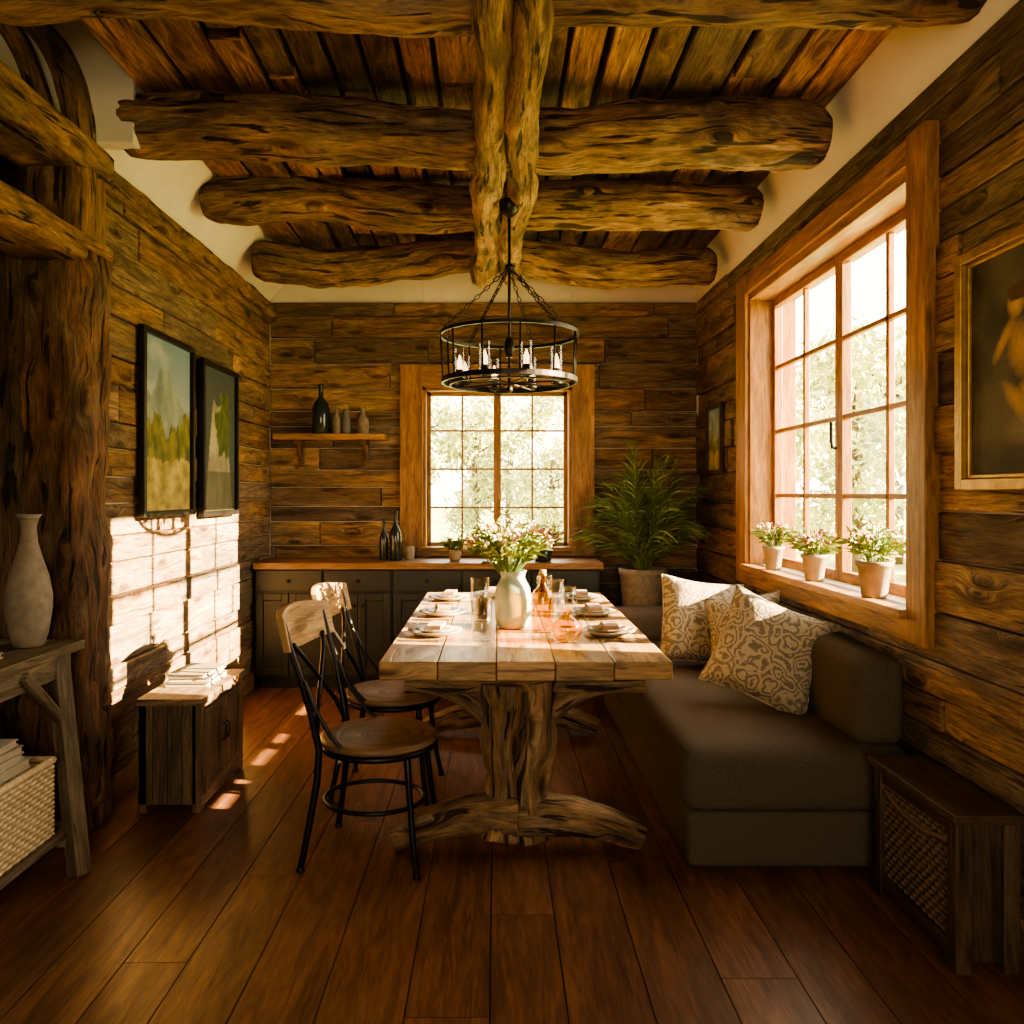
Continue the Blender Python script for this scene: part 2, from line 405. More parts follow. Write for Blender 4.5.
# log beams
def lpath(a,b,n,amp,seed):
    a,b=Vector(a),Vector(b); out=[]
    for i in range(n+1):
        t=i/n; p=a.lerp(b,t)
        p+=Vector((0,noise.noise(Vector((t*3,seed,0))),noise.noise(Vector((t*3,seed,9)))))*amp
        out.append(p)
    return out
LC=(.37,.225,.11)
for i,(y,z,r) in enumerate(((5.37,2.95,.125),(4.46,3.0,.13),(3.53,2.985,.133),(2.5,3.0,.12),(1.7,3.04,.14),(.7,3.04,.14))):
    mb=MB(); n=140
    xa,xb=(-1.62,1.45 if i!=3 else 1.52)
    pts=lpath((xa,y,z+.02),(xb,y,z-.025),n,.07,i*3.1)
    rad=[]
    for k in range(n+1):
        t=k/n; e=min(t,1-t)*n
        f=.78 if e<.5 else (.92 if e<1.5 else (.98 if e<2.5 else 1))
        rad.append(r*f*(1+.16*noise.noise(Vector((t*5,i*7.7,3)))+.07*noise.noise(Vector((t*14,i*3.7,3)))))
    mb.tube(pts,rad,52,0,LC,lump=.15,lf=12,an=.35,groove=.10)
    mb.build('ceiling_beam' if i==0 else 'ceiling_beam.%03d'%i,[M_beam],origin=(0,y,z))
for i,(x0,x1,r0,r1) in enumerate(((.0,-.075,.055,.085),(.115,.09,.06,.08))):
    mb=MB(); n=130; pts=[];rad=[]
    for k in range(n+1):
        t=k/n; y=1.0+(5.3-1.0)*t
        s=max(0,min(1,(y-2.2)/3))
        pts.append(Vector((x0+(x1-x0)*s+.03*noise.noise(Vector((y*1.2,i*5,1))),y,2.85+.02*noise.noise(Vector((y,i*5,7))))))
        rad.append((r0+(r1-r0)*s)*(1+.18*noise.noise(Vector((y*1.5,i*9,3)))))
    mb.tube(pts,rad,40,0,(.42,.26,.13),lump=.22,lf=13,an=.4,groove=.12)
    mb.build('ceiling_log' if i==0 else 'ceiling_log.001',[M_beam],origin=(x0,3,2.86))

# trims
TR=(.34,.19,.08)
mb=MB(); mb.bb(XL,XL+.025,YP+.02,YB-.5,0,.12,0,TR); mb.build('baseboard_left',[M_trim],bevel=.005)
mb=MB(); mb.bb(XR-.03,XR+.02,YF,YB,0,.11,0,(.16,.08,.04)); mb.build('baseboard_right',[M_trim],bevel=.005)
mb=MB(); mb.tube([(XL,y,2.8) for y in [YP+(YB-YP)*k/50 for k in range(51)]],.055,20,0,(.34,.2,.095),lump=.25,lf=8,an=.4,sq=5); mb.build('trim_1',[M_beam])

# ---- left timber frame (post + lintels)
def rbeam(mb,p0,p1,w,h,n=40,col=(.2,.1,.045),lump=.12,lf=7,up=(0,0,1),mat=0,seg=40,groove=.06):
    p0,p1=Vector(p0),Vector(p1)
    pts=[p0.lerp(p1,k/n) for k in range(n+1)]
    mb.tube(pts,h/2,seg,mat,col,lump=lump,lf=lf,sq=7,asp=w/h,up=up,an=.4,groove=groove)
mb=MB()
rbeam(mb,(-1.85,3.38,0),(-1.85,3.38,2.40),.24,.36,n=80,col=(.24,.115,.058),lump=.22,lf=8,up=(1,0,0),groove=.09)
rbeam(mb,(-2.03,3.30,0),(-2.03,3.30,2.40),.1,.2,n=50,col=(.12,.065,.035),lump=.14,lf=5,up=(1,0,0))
rbeam(mb,(-1.82,YF+.05,2.41),(-1.82,3.50,2.41),.30,.13,col=(.36,.21,.105),n=130,lump=.13)
rbeam(mb,(-1.82,YF+.05,2.80),(-1.82,3.50,2.80),.30,.15,col=(.36,.21,.105),n=130,lump=.15)
rbeam(mb,(-1.80,3.36,2.45),(-1.80,3.36,2.75),.22,.25,n=12,col=(.29,.165,.08),up=(1,0,0))
rbeam(mb,(-1.80,1.9,2.45),(-1.80,1.9,2.75),.14,.2,n=12,col=(.29,.165,.08),up=(1,0,0))
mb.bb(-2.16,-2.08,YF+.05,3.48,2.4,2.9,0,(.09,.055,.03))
for dx,r_,yy in ((0,.055,3.36),(-.12,.035,3.30)):
    arc=[]
    for k in range(31):
        a=k/30*math.pi/2
        arc.append((-1.74+dx-.45*(1-math.cos(a)),yy,2.84+.64*math.sin(a)))
    mb.tube(arc,[r_]*31,24,0,(.33,.19,.095),lump=.25,lf=8,an=.4,sq=4,asp=1.2,groove=.06)
mb.build('timber_frame_niche',[M_beam],origin=(-1.85,3.38,0))

# ------------------------------------------------------------------ windows
WC=(.36,.185,.065); WS=(.34,.155,.042)
mb=MB(); x0,x1=XR-.045,XR+.02
y0,y1,z0,z1=RH
mb.bb(x0,x1,y0-.13,y0+.005,z0-.12,z1+.11,0,WC)
mb.bb(x0,x1,y1-.005,y1+.18,z0-.12,z1+.11,0,WC)
mb.bb(x0,x1,y0-.005,y1+.005,z1,z1+.1,0,WC)
mb.bb(x0,x1,y0-.005,y1+.005,z0-.12,z0-.035,0,WC)
mb.bb(x0-.03,1.80,y0-.01,y1+.01,z0-.035,z0,0,(.40,.21,.08))
mb.bb(XR-.02,1.82,y0-.005,y0+.025,z0,z1,0,WS); mb.bb(XR-.02,1.82,y1-.025,y1+.005,z0,z1,0,WS)
mb.bb(XR-.02,1.82,y0,y1,z1-.04,z1+.005,0,WC)
gx=1.70
ya,yb,za,zb=y0+.025,y1-.025,z0,z1-.04
for s0,s1 in ((ya,(ya+yb)/2),((ya+yb)/2,yb)):
    mb.bb(gx-.025,gx+.025,s0,s0+.04,za,zb,0,WS); mb.bb(gx-.025,gx+.025,s1-.04,s1,za,zb,0,WS)
    mb.bb(gx-.025,gx+.025,s0+.04,s1-.04,za,za+.05,0,WS); mb.bb(gx-.025,gx+.025,s0+.04,s1-.04,zb-.05,zb,0,WS)
    mb.bb(gx-.015,gx+.015,(s0+s1)/2-.013,(s0+s1)/2+.013,za+.05,zb-.05,0,WS)
    for k in (1,2,3):
        z=za+.03+(zb-za-.06)*k/4
        mb.bb(gx-.015,gx+.015,s0+.04,s1-.04,z-.012,z+.012,0,WS)
    mb.grid(lambda u,v:(gx,s0+.04+(s1-s0-.08)*u,za+.05+(zb-za-.1)*v),1,1,1)
yc=(ya+yb)/2
mb.tube([(gx-.03,yc,1.62),(gx-.055,yc,1.62),(gx-.06,yc,1.66),(gx-.06,yc,1.75)],.008,8,2)
mb.build('window_1',[M_trim,M_glass,M_black],origin=(XR,yc,z0),bevel=.005)

mb=MB(); x0,x1,z0,z1=BH
ya_,yb_=YB-.045,YB+.02
zlo=.915
for q in ((x0-.17,x0+.005,zlo,z1+.17),(x1-.005,x1+.17,zlo,z1+.17),(x0,x1,z1-.005,z1+.17),(x0,x1,zlo,z0-.01)):
    mb.bb(q[0],q[1],ya_,yb_,q[2],q[3],0,(.31,.165,.068))
mb.bb(x0-.02,x1+.02,ya_-.04,YB+.25,z0-.015,z0+.015,0,WC)
for q in ((x0-.005,x0+.03,z0,z1),(x1-.03,x1+.005,z0,z1),(x0,x1,z1-.03,z1+.005)): mb.bb(q[0],q[1],YB-.02,YB+.26,q[2],q[3],0,WC)
gy=YB+.10; xa,xb,za,zb=x0+.03,x1-.03,z0+.015,z1-.03
for s0,s1 in ((xa,(xa+xb)/2),((xa+xb)/2,xb)):
    c=(.34,.19,.08)
    mb.bb(s0,s0+.03,gy-.02,gy+.02,za,zb,0,c); mb.bb(s1-.03,s1,gy-.02,gy+.02,za,zb,0,c)
    mb.bb(s0,s1,gy-.02,gy+.02,za,za+.03,0,c); mb.bb(s0,s1,gy-.02,gy+.02,zb-.03,zb,0,c)
    mb.bb((s0+s1)/2-.008,(s0+s1)/2+.008,gy-.012,gy+.012,za,zb,0,c)
    for k in (1,2,3):
        z=za+(zb-za)*k/4; mb.bb(s0+.03,s1-.03,gy-.012,gy+.012,z-.008,z+.008,0,c)
    mb.grid(lambda u,v:(s0+.03+(s1-s0-.06)*u,gy,za+.03+(zb-za-.06)*v),1,1,1)
mb.build('window_2',[M_trim,M_glass],origin=(0,YB,z0),bevel=.004)

# ------------------------------------------------------------------ kitchen cabinet
mb=MB(); cf=5.68; cx0,cx1=XL+.03,.74
mb.bb(cx0,cx1,cf+.03,YB-.06,.08,.86,0); mb.bb(cx0+.02,cx1-.02,cf+.08,YB-.06,0,.08,0)
nd=5; w=(cx1-cx0)/nd
for i in range(nd):
    a=cx0+i*w+.012; b_=cx0+(i+1)*w-.012
    mb.bb(a,b_,cf+.008,cf+.03,.70,.85,0)
    mb.ball(((a+b_)/2,cf-.005,.775),.014,2)
    for p,q in ((a,(a+b_)/2-.003),((a+b_)/2+.003,b_)):
        mb.bb(p,p+.05,cf+.008,cf+.03,.1,.685,0); mb.bb(q-.05,q,cf+.008,cf+.03,.1,.685,0)
        mb.bb(p+.05,q-.05,cf+.008,cf+.03,.1,.15,0); mb.bb(p+.05,q-.05,cf+.008,cf+.03,.635,.685,0)
        mb.bb(p+.05,q-.05,cf+.02,cf+.03,.15,.635,0)
    mb.ball(((a+b_)/2-.03,cf-.005,.6),.012,2); mb.ball(((a+b_)/2+.03,cf-.005,.6),.012,2)
mb.bb(cx0,cx1+.02,cf-.03,YB-.055,.86,.905,1,(.28,.15,.068))
mb.build('sideboard_cabinet',[M_cab,M_trim,M_black],origin=(0,cf,0),bevel=.004)

# back shelf
mb=MB(); mb.bb(-1.67,-.83,5.98,YB-.018,1.80,1.845,0,(.38,.21,.09))
for x in (-1.50,-1.0):
    mb.bb(x-.02,x+.02,YB-.05,YB-.018,1.62,1.80,0,(.12,.06,.03)); mb.bb(x-.02,x+.02,6.02,YB-.03,1.765,1.80,0,(.12,.06,.03))
    mb.tube([(x,YB-.03,1.65),(x,6.1,1.69),(x,6.05,1.78)],.013,8,0,(.12,.06,.03))
mb.build('wall_shelf',[M_trim],origin=(-1.25,6.1,1.8),bevel=.004)
def bottle(name,x,y,z,r,h,mat,neck=.35,seg=24):
    mb=MB(); mb.lathe([(r*.9,0),(r,.01),(r,h*.5),(r*.85,h*.6),(r*neck,h*.74),(r*neck*.9,h*.95),(r*neck*1.1,h*.96),(r*neck*1.1,h),(r*neck*.5,h)],(x,y,z),seg,0)
    return mb.build(name,[mat],origin=(x,y,z))
bottle('glass_bottle',-1.33,6.08,1.846,.065,.38,M_dglass,.3)
bottle('ceramic_bottle',-1.21,6.08,1.846,.035,.2,M_clay,.4)
bottle('ceramic_bottle.001',-1.14,6.08,1.846,.04,.19,plain('grey_ceramic',(.12,.11,.10),.5),.6)
bottle('ceramic_bottle.002',-1.01,6.08,1.846,.045,.2,M_clay,.35)
bottle('wine_bottle',-.83,5.93,.906,.035,.3,M_dglass,.35)
bottle('wine_bottle.001',-.74,5.9,.906,.045,.36,M_dglass,.3)
mb=MB(); mb.lathe([(.03,0),(.035,.005),(.035,.09),(.028,.1)],(-.64,5.93,.906),20,0); mb.build('spice_jar',[M_clay],origin=(-.64,5.93,.906))

# ------------------------------------------------------------------ pictures
def fbm(x,y,z=0): return noise.fractal(Vector((x,y,z)),1.0,2.0,4)
def lerp(a,b,t): t=max(0,min(1,t)); return tuple(a[i]+(b[i]-a[i])*t for i in range(3))
def paint1(u,v):
    c=lerp((.30,.36,.38),(.13,.22,.28),(v-.5)*2)
    c=lerp(c,(.5,.52,.5),.8*max(0,fbm(u*2,v*4)))
    if v<.62+.22*math.exp(-((u-.45)/.25)**2)+.05*fbm(u*7,1): c=lerp((.13,.18,.17),(.28,.33,.28),.5+fbm(u*5,v*5))
    if v<.48+.13*fbm(u*5,2)+.18*abs(u-.5): c=lerp((.05,.07,.02),(.22,.20,.05),.5+fbm(u*9,v*9,3))
    if v<.30+.05*fbm(u*4,3): c=lerp((.50,.38,.12),(.20,.18,.05),.5+fbm(u*6,v*14,5))
    return c
def paint2(u,v):
    c=lerp((.06,.08,.07),(.05,.065,.07),v)
    if abs(u-.5)<.3*(1-v)+.12 and v<.75+.1*fbm(u*5,7): c=lerp((.42,.38,.25),(.25,.23,.15),.5+fbm(u*5,v*5,1))
    if (u-.62)**2/.05+(v-.62)**2/.05<1+fbm(u*6,v*6): c=lerp((.04,.07,.015),(.12,.14,.04),.5+fbm(u*10,v*10,2))
    if v<.28: c=lerp(c,(.05,.055,.03),.7)
    return c
def paint3(u,v):
    c=lerp((.03,.026,.016),(.11,.095,.06),.5+fbm(u*3,v*3,4)*1.2)
    def el(cx,cy,a,b_,r=0):
        x,y=u-cx+.10,v-cy; x2=x*math.cos(r)+y*math.sin(r); y2=-x*math.sin(r)+y*math.cos(r)
        return (x2/a)**2+(y2/b_)**2
    skin=(.52,.31,.15)
    for cx,cy,a,b_,r in ((.42,.55,.085,.15,.2),(.50,.38,.15,.075,.4),(.32,.60,.032,.13,-.6),(.40,.32,.045,.15,.7),(.50,.52,.04,.13,.9)):
        d=el(cx,cy,a,b_,r)
        if d<1: c=lerp(skin,c,d*.95+.1*fbm(u*20,v*20)+.12)
    d=el(.39,.745,.05,.065)
    if d<1: c=lerp((.6,.37,.18),c,d*.8)
    if el(.40,.79,.06,.04)<1: c=(.09,.045,.02)
    d=el(.56,.24,.26,.10,.2)
    if d<1: c=lerp((.26,.21,.14),c,d)
    return c
def framed(name,pos,a0,a1,z0,z1,fw,ft,fmat,fcol,pfn,nrm,nu=60,nv=80,inner=None):
    mb=MB(); s=nrm
    def B(p,q,r,t,d0,d1,m,c):
        xa,xb=sorted((pos+s*d0,pos+s*d1)); mb.bb(xa,xb,p,q,r,t,m,c)
    B(a0,a0+fw,z0,z1,0.002,ft,0,fcol);B(a1-fw,a1,z0,z1,0.002,ft,0,fcol);B(a0+fw,a1-fw,z0,z0+fw,0.002,ft,0,fcol);B(a0+fw,a1-fw,z1-fw,z1,0.002,ft,0,fcol)
    if inner:
        g=fw*.4
        for q in ((a0+fw,a0+fw+g,z0+fw,z1-fw),(a1-fw-g,a1-fw,z0+fw,z1-fw),(a0+fw+g,a1-fw-g,z0+fw,z0+fw+g),(a0+fw+g,a1-fw-g,z1-fw-g,z1-fw)):
            B(q[0],q[1],q[2],q[3],.004,ft*.6,0,inner)
    B(a0+fw*.5,a1-fw*.5,z0+fw*.5,z1-fw*.5,.002,ft*.3,1,(.05,.04,.03))
    x=pos+s*(ft*.3+.002)
    def fn(u,v):
        y=a0+fw*.9+(a1-a0-1.8*fw)*(u if s>0 else 1-u)
        return (x,y,z0+fw*.9+(z1-z0-1.8*fw)*v)
    mb.grid(fn,nu,nv,2,colfn=pfn,smooth=False)
    return mb.build(name,[fmat,M_dark,M_paint],origin=(pos,(a0+a1)/2,(z0+z1)/2),bevel=.003)
px=XL+.015
framed('framed_landscape_painting',px,3.87,4.53,1.28,2.22,.03,.035,M_black,(1,1,1),paint1,1)
framed('framed_landscape_painting.001',px,4.66,5.30,1.26,2.19,.03,.035,M_black,(1,1,1),paint2,1)
framed('gilt_framed_painting',XR-.015,1.75,2.62,1.41,2.17,.035,.045,M_gold,(1,1,1),paint3,-1,nu=110,nv=100,inner=(.5,.5,.5))
framed('small_framed_picture',XR-.015,5.42,5.80,1.53,2.02,.03,.03,M_dark,(.04,.02,.01),paint1,-1,nu=20,nv=20)

# ------------------------------------------------------------------ dining table
TX0,TX1,TY0,TY1=-.445,.672,3.03,5.17; tc_=.085
mb=MB(); TP=[(.43,.26,.115),(.37,.225,.098),(.46,.28,.13),(.34,.205,.088),(.41,.25,.108)]
w=(TX1-TX0)/5
for i in range(5):
    e=U(-.004,.004)
    mb.bb(TX0+i*w+.001,TX0+(i+1)*w-.001,TY0+e,TY1+e,.69+U(-.004,.002),.76+U(-.001,.001),0,TP[i])
for yy in (3.14,4.60):
    pts=lpath((TX0+.09,yy+.02,.655),(TX1-.09,yy+.02,.655),16,.0,1); mb.tube(pts,.035,20,1,(.33,.2,.10),lump=.12,lf=8,sq=6,asp=1.8)
    for sx,ph in ((-.068,0),(.068,2.2)):
        n=30; P=[];r_=[]
        for k in range(n+1):
            t=k/n; z=.05+.61*t
            P.append((tc_+sx*(1+.15*math.cos(t*5+ph))+.012*math.sin(t*7+ph),yy+.01+.015*math.sin(t*5+ph),z))
            r_.append(.070+.02*(2*t-1)**2)
        mb.tube(P,r_,36,1,(.40,.245,.12),lump=.28,lf=12,an=.6,groove=.12)
    for sgn in (-1,1):
        P=[];r_=[]
        for k in range(21):
            t=k/20; x=tc_+sgn*(.0+.49*t); z=.145-.095*(t**1.1)+.03*math.sin(t*math.pi*1.0)
            P.append((x,yy,z)); r_.append(.085-.035*t)
        mb.tube(P,r_,28,1,(.35,.215,.108),lump=.16,lf=10,sq=3.5,asp=.9,up=(0,0,1),an=.5,groove=.07)
        P=[(tc_+sgn*(.08+.30*t),yy+.01,.50+.145*(1-(1-t)**2)) for t in [k/10 for k in range(11)]]
        mb.tube(P,[.045-.015*k/10 for k in range(11)],16,1,(.35,.215,.108),lump=.2,lf=10)
tbl=mb.build('dining_table',[M_table,M_beam],origin=(tc_,4.1,0),bevel=.006)

# ------------------------------------------------------------------ chairs
mb=MB()
SW=(.29,.18,.10)
mb.lathe([(.001,.437),(.205,.437),(.223,.442),(.23,.452),(.227,.463),(.215,.469),(.20,.466),(.05,.458),(.001,.457)],(0,0,0),44,0,SW)
mb.tube([(.215*math.cos(a),.215*math.sin(a),.428) for a in [k*math.pi/16 for k in range(32)]],.013,8,1,closed=True)
for a,b_,c,d in [(.15,.14,.20,.19),(.15,-.14,.20,-.19)]:
    mb.tube([(a,b_,.43),(a+.01,b_*1.05,.30),(a+.03,b_*1.2,.12),(c,d,.012)],[.014,.013,.012,.012],10,1)
for s in (-1,1):
    P=[(-.24,s*.20,.012),(-.215,s*.185,.15),(-.19,s*.165,.32),(-.185,s*.155,.44),(-.21,s*.165,.56),(-.245,s*.18,.70),(-.285,s*.19,.82),(-.31,s*.19,.91)]
    mb.tube(P,[.012,.013,.014,.014,.013,.012,.012,.011],10,1)
    for x in ((.2,.19*s),(-.24,.2*s)): mb.lathe([(.015,0),(.017,.004),(.014,.018)],(x[0],x[1],0),10,1)
    P=[(-.195,s*.15,.47),(-.215,s*.10,.56),(-.24,s*.0,.665),(-.268,-s*.10,.77),(-.29,-s*.15,.83)]
    mb.tube(P,.009,8,1)
    P=[(-.05,s*.205,.435),(-.12,s*.20,.50),(-.19,s*.185,.60),(-.235,s*.182,.70)]
    mb.tube(P,.008,8,1)
mb.tube([(-.02+.19*math.cos(a)*1.02,.172*math.sin(a),.215) for a in [k*math.pi/16 for k in range(32)]],.009,8,1,closed=True)
n=14; base=len(mb.v)
for i in range(n+1):
    a=(i/n-.5)*2; y=a*.23; bow=-.045*(1-a*a); zt=.945+.02*(1-a*a); zb_=.80+.012*abs(a)
    for z,dx in ((zb_,.014),(zt,.014),(zt,-.014),(zb_,-.014)):
        lean=-(z-.84)*.22
        mb.v.append((-.285+bow+lean+dx,y,z))
RC=(.52,.34,.165)
for i in range(n):
    for k in range(4):
        k2=(k+1)%4; a=base+i*4
        mb.face([a+k,a+k2,a+4+k2,a+4+k],[(i/n*.45,k*.1),(i/n*.45,k*.1+.1),((i+1)/n*.45,k*.1+.1),((i+1)/n*.45,k*.1)],0,RC,False)
mb.face([base,base+3,base+2,base+1],[(0,0)]*4,0,RC); a=base+n*4; mb.face([a,a+1,a+2,a+3],[(0,0)]*4,0,RC)
ch=mb.build('dining_chair',[M_table,M_black],bevel=.004)
ch.location=(-.455,3.12,0); ch.rotation_euler[2]=math.radians(-9)
dup(ch,'dining_chair.001',(-.49,3.80,0),math.radians(-6))

# ------------------------------------------------------------------ sofa
def cushion(mb,x0,x1,y0,y1,z0,z1,mat=0,r=.05,puff=.012,nu=24,nv=24):
    c=Vector(((x0+x1)/2,(y0+y1)/2,(z0+z1)/2)); h=Vector(((x1-x0)/2,(y1-y0)/2,(z1-z0)/2))
    def rb(p):
        q=Vector([max(-h[i]+r,min(h[i]-r,p[i])) for i in range(3)])
        d=Vector(p)-q
        if d.length>1e-9: d.normalize(); q=q+d*r
        q2=Vector(q)
        f=[1-(q[i]/h[i])**2 for i in range(3)]
        q2.z+=math.copysign(puff*max(0,f[0])*max(0,f[1]),q.z)
        q2.x+=math.copysign(puff*.6*max(0,f[2])*max(0,f[1])*(abs(q.x)/h.x),q.x)
        q2.y+=math.copysign(puff*.6*max(0,f[2])*max(0,f[0])*(abs(q.y)/h.y),q.y)
        return c+q2
    def sp(t,hh):
        x=t*2-1; return hh*math.copysign(1-(1-abs(x))**1.6,x)
    for ax in range(3):
        for sg in (-1,1):
            o=[i for i in range(3) if i!=ax]
            def fn(u,v):
                p=[0,0,0]; p[ax]=sg*h[ax]; p[o[0]]=sp(u if (sg>0)^(ax==1) else 1-u,h[o[0]]); p[o[1]]=sp(v,h[o[1]])
                return rb(p)
            mb.grid(fn,nu,nv,mat)
mb=MB(); SX0=.69; SX1=1.54; SY0=2.93; SY1=5.25
cushion(mb,SX0+.015,SX1,SY0+.015,SY1,.01,.23,r=.035,puff=.0)
cushion(mb,SX0,SX1,SY0,SY1,.215,.46,r=.06,puff=.015)
cushion(mb,1.34,SX1,SY0+.05,SY1-.0,.445,.785,r=.06,puff=.02)
cushion(mb,SX0+.02,1.35,SY1-.2,SY1-.01,.445,.66,r=.05,puff=.01)
for x in (SX0+.09,SX1-.06):
    for y in (SY0+.09,SY1-.06): mb.bb(x-.02,x+.02,y-.02,y+.02,0,.03,1,(.03,.02,.012))
mb.build('sofa_daybed',[M_sofa,M_dark],origin=(1.1,4.1,0))

def pillow(name,loc,size,rot,th=.11):
    mb=MB()
    for sg in (-1,1):
        def fn(u,v):
            a,b_=u*2-1,v*2-1
            x=a*size/2*(1-.10*(1-b_*b_)*abs(a)**3); z=b_*size/2*(1-.10*(1-a*a)*abs(b_)**3)
            t=max(0,(1-a**4)*(1-b_**4))**.42
            y=sg*th*t+.006*noise.noise(Vector((a*3,b_*3,sg*4)))
            return (x,y,z)
        if sg>0: mb.grid(lambda u,v:fn(1-u,v),28,28,0)
        else: mb.grid(fn,28,28,0)
    P=[]
    for k in range(64):
        t=k/64*4; s=int(t); f=t-s; a=[-1+2*f,1,1-2*f,-1][s]; b_=[-1,-1+2*f,1,1-2*f][s]
        P.append((a*size/2*(1-.10*(1-b_*b_)),0,b_*size/2*(1-.10*(1-a*a))))
    mb.tube(P,.006,6,0,closed=True,up=(0,1,0))
    o=mb.build(name,[M_pil]); o.location=loc; o.rotation_euler=rot; return o
rd=math.radians
pillow('throw_pillow',(1.12,4.35,.70),.47,(rd(-18),rd(8),rd(6)))
pillow('throw_pillow.001',(1.20,3.52,.70),.46,(rd(-22),rd(20),rd(-22)))
pillow('throw_pillow.002',(1.27,4.08,.69),.38,(rd(-16),rd(-10),rd(-30)),.09)

# ------------------------------------------------------------------ wicker box end table (right)
def weave(mb,o,du,dv,nrm,nu,nv,mat,amp=.006,c1=(.3,.2,.1),c2=(.12,.07,.035),res=4):
    o,du,dv,nrm=Vector(o),Vector(du),Vector(dv),Vector(nrm)
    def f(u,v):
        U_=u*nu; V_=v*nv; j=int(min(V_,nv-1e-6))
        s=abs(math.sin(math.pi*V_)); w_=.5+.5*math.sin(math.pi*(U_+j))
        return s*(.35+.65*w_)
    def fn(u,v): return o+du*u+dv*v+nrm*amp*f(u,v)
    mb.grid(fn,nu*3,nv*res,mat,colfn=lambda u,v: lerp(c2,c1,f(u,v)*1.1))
mb=MB(); bx0,bx1,by0,by1,bz=1.335,1.523,2.32,2.83,.47; DC=(.07,.042,.025)
mb.bb(bx0-.015,bx1,by0-.015,by1+.015,bz-.03,bz,0,DC)
for y in (by0,by1-.05): mb.bb(bx0,bx0+.05,y,y+.05,0,bz-.03,0,DC)
for y in (by0,by1-.04): mb.bb(bx1-.05,bx1,y,y+.04,0,bz-.03,0,DC)
mb.bb(bx0+.005,bx0+.045,by0+.05,by1-.05,.03,.075,0,DC); mb.bb(bx0+.005,bx0+.045,by0+.05,by1-.05,bz-.075,bz-.03,0,DC)
mb.bb(bx0+.03,bx1-.005,by0+.012,by0+.03,.03,bz-.03,0,DC); mb.bb(bx0+.03,bx1-.005,by1-.03,by1-.012,.03,bz-.03,0,DC)
mb.bb(bx0+.03,bx1-.005,by0+.02,by1-.02,.03,.05,0,DC)
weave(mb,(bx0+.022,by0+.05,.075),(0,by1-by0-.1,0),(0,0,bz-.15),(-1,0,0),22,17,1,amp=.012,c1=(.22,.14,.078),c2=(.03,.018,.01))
mb.tube([(bx0+.012,by0+.06+.39*k/12,bz-.10-.035*math.sin(math.pi*k/12)) for k in range(13)],.009,8,1,(.14,.085,.045))
mb.build('wicker_front_side_table',[M_dark,M_wicker],origin=(1.45,2.6,0),bevel=.004)

# ------------------------------------------------------------------ small cabinet (left)
mb=MB(); a0,a1,b0,b1,zt=-1.57,-1.29,3.50,4.08,.50; CC=(.15,.10,.06)
mb.bb(a0,a1+.01,b0-.012,b1+.012,zt-.03,zt,0,(.20,.135,.082))
mb.bb(a0+.005,a1-.02,b0+.01,b1-.01,.04,zt-.03,0,CC)
pw=(a1-.02-a0-.005)/4
for k in range(4):
    mb.bb(a0+.005+k*pw,a0+.005+(k+1)*pw-.003,b0,b0+.012,.035,zt-.03,0,tuple(c*U(.85,1.15) for c in CC))
for y in (b0,b1-.04):
    mb.bb(a1-.04,a1,y,y+.04,0,zt-.03,0,CC); mb.bb(a0,a0+.04,y,y+.04,0,zt-.03,0,CC)
mb.bb(a1-.03,a1-.002,b0+.04,b1-.04,.02,.06,0,CC); mb.bb(a1-.03,a1-.002,b0+.04,b1-.04,zt-.06,zt-.03,0,CC)
m=(b0+b1)/2
for p,q in ((b0+.045,m-.003),(m+.003,b1-.045)):
    mb.bb(a1-.02,a1-.004,p,q,.065,zt-.065,0,CC)
    for r1 in ((p,p+.035,.065,zt-.065),(q-.035,q,.065,zt-.065),(p+.035,q-.035,.065,.1),(p+.035,q-.035,zt-.1,zt-.065)):
        mb.bb(a1-.006,a1+.004,r1[0],r1[1],r1[2],r1[3],0,tuple(c*1.1 for c in CC))
    yy=q-.02 if q<m+.01 else p+.02
    mb.tube([(a1+.004,yy,.24),(a1+.02,yy,.25),(a1+.02,yy,.31),(a1+.004,yy,.32)],.005,6,1)
mb.build('small_wooden_cabinet',[M_dark,M_black],origin=(-1.48,3.8,0),bevel=.004)

def books(name,x,y,z,specs):
    mb=MB(); zz=z
    for (w,d,h,c,r_) in specs:
        Rm=Matrix.Rotation(rd(r_),3,'Z')
        def bx(cx,cy,cz,s,cc): mb.box(Vector((x,y,zz))+Rm@Vector((cx,cy,cz)),s,Rm,0,cc)
        bx(0,0,.0015,(w,d,.003),c); bx(0,0,h-.0015,(w,d,.003),c); bx(-w/2+.002,0,h/2,(.004,d,h),c)
        bx(.001,0,h/2,(w-.012,d-.01,h-.006),(.42,.35,.26))
        zz+=h+.0005
    return mb.build(name,[M_paper],origin=(x,y,z))
books('book_stack',-1.43,3.83,.5005,[(.2,.27,.022,(.18,.13,.09),0),(.19,.26,.02,(.10,.075,.05),4),(.18,.25,.016,(.18,.15,.11),-5)])

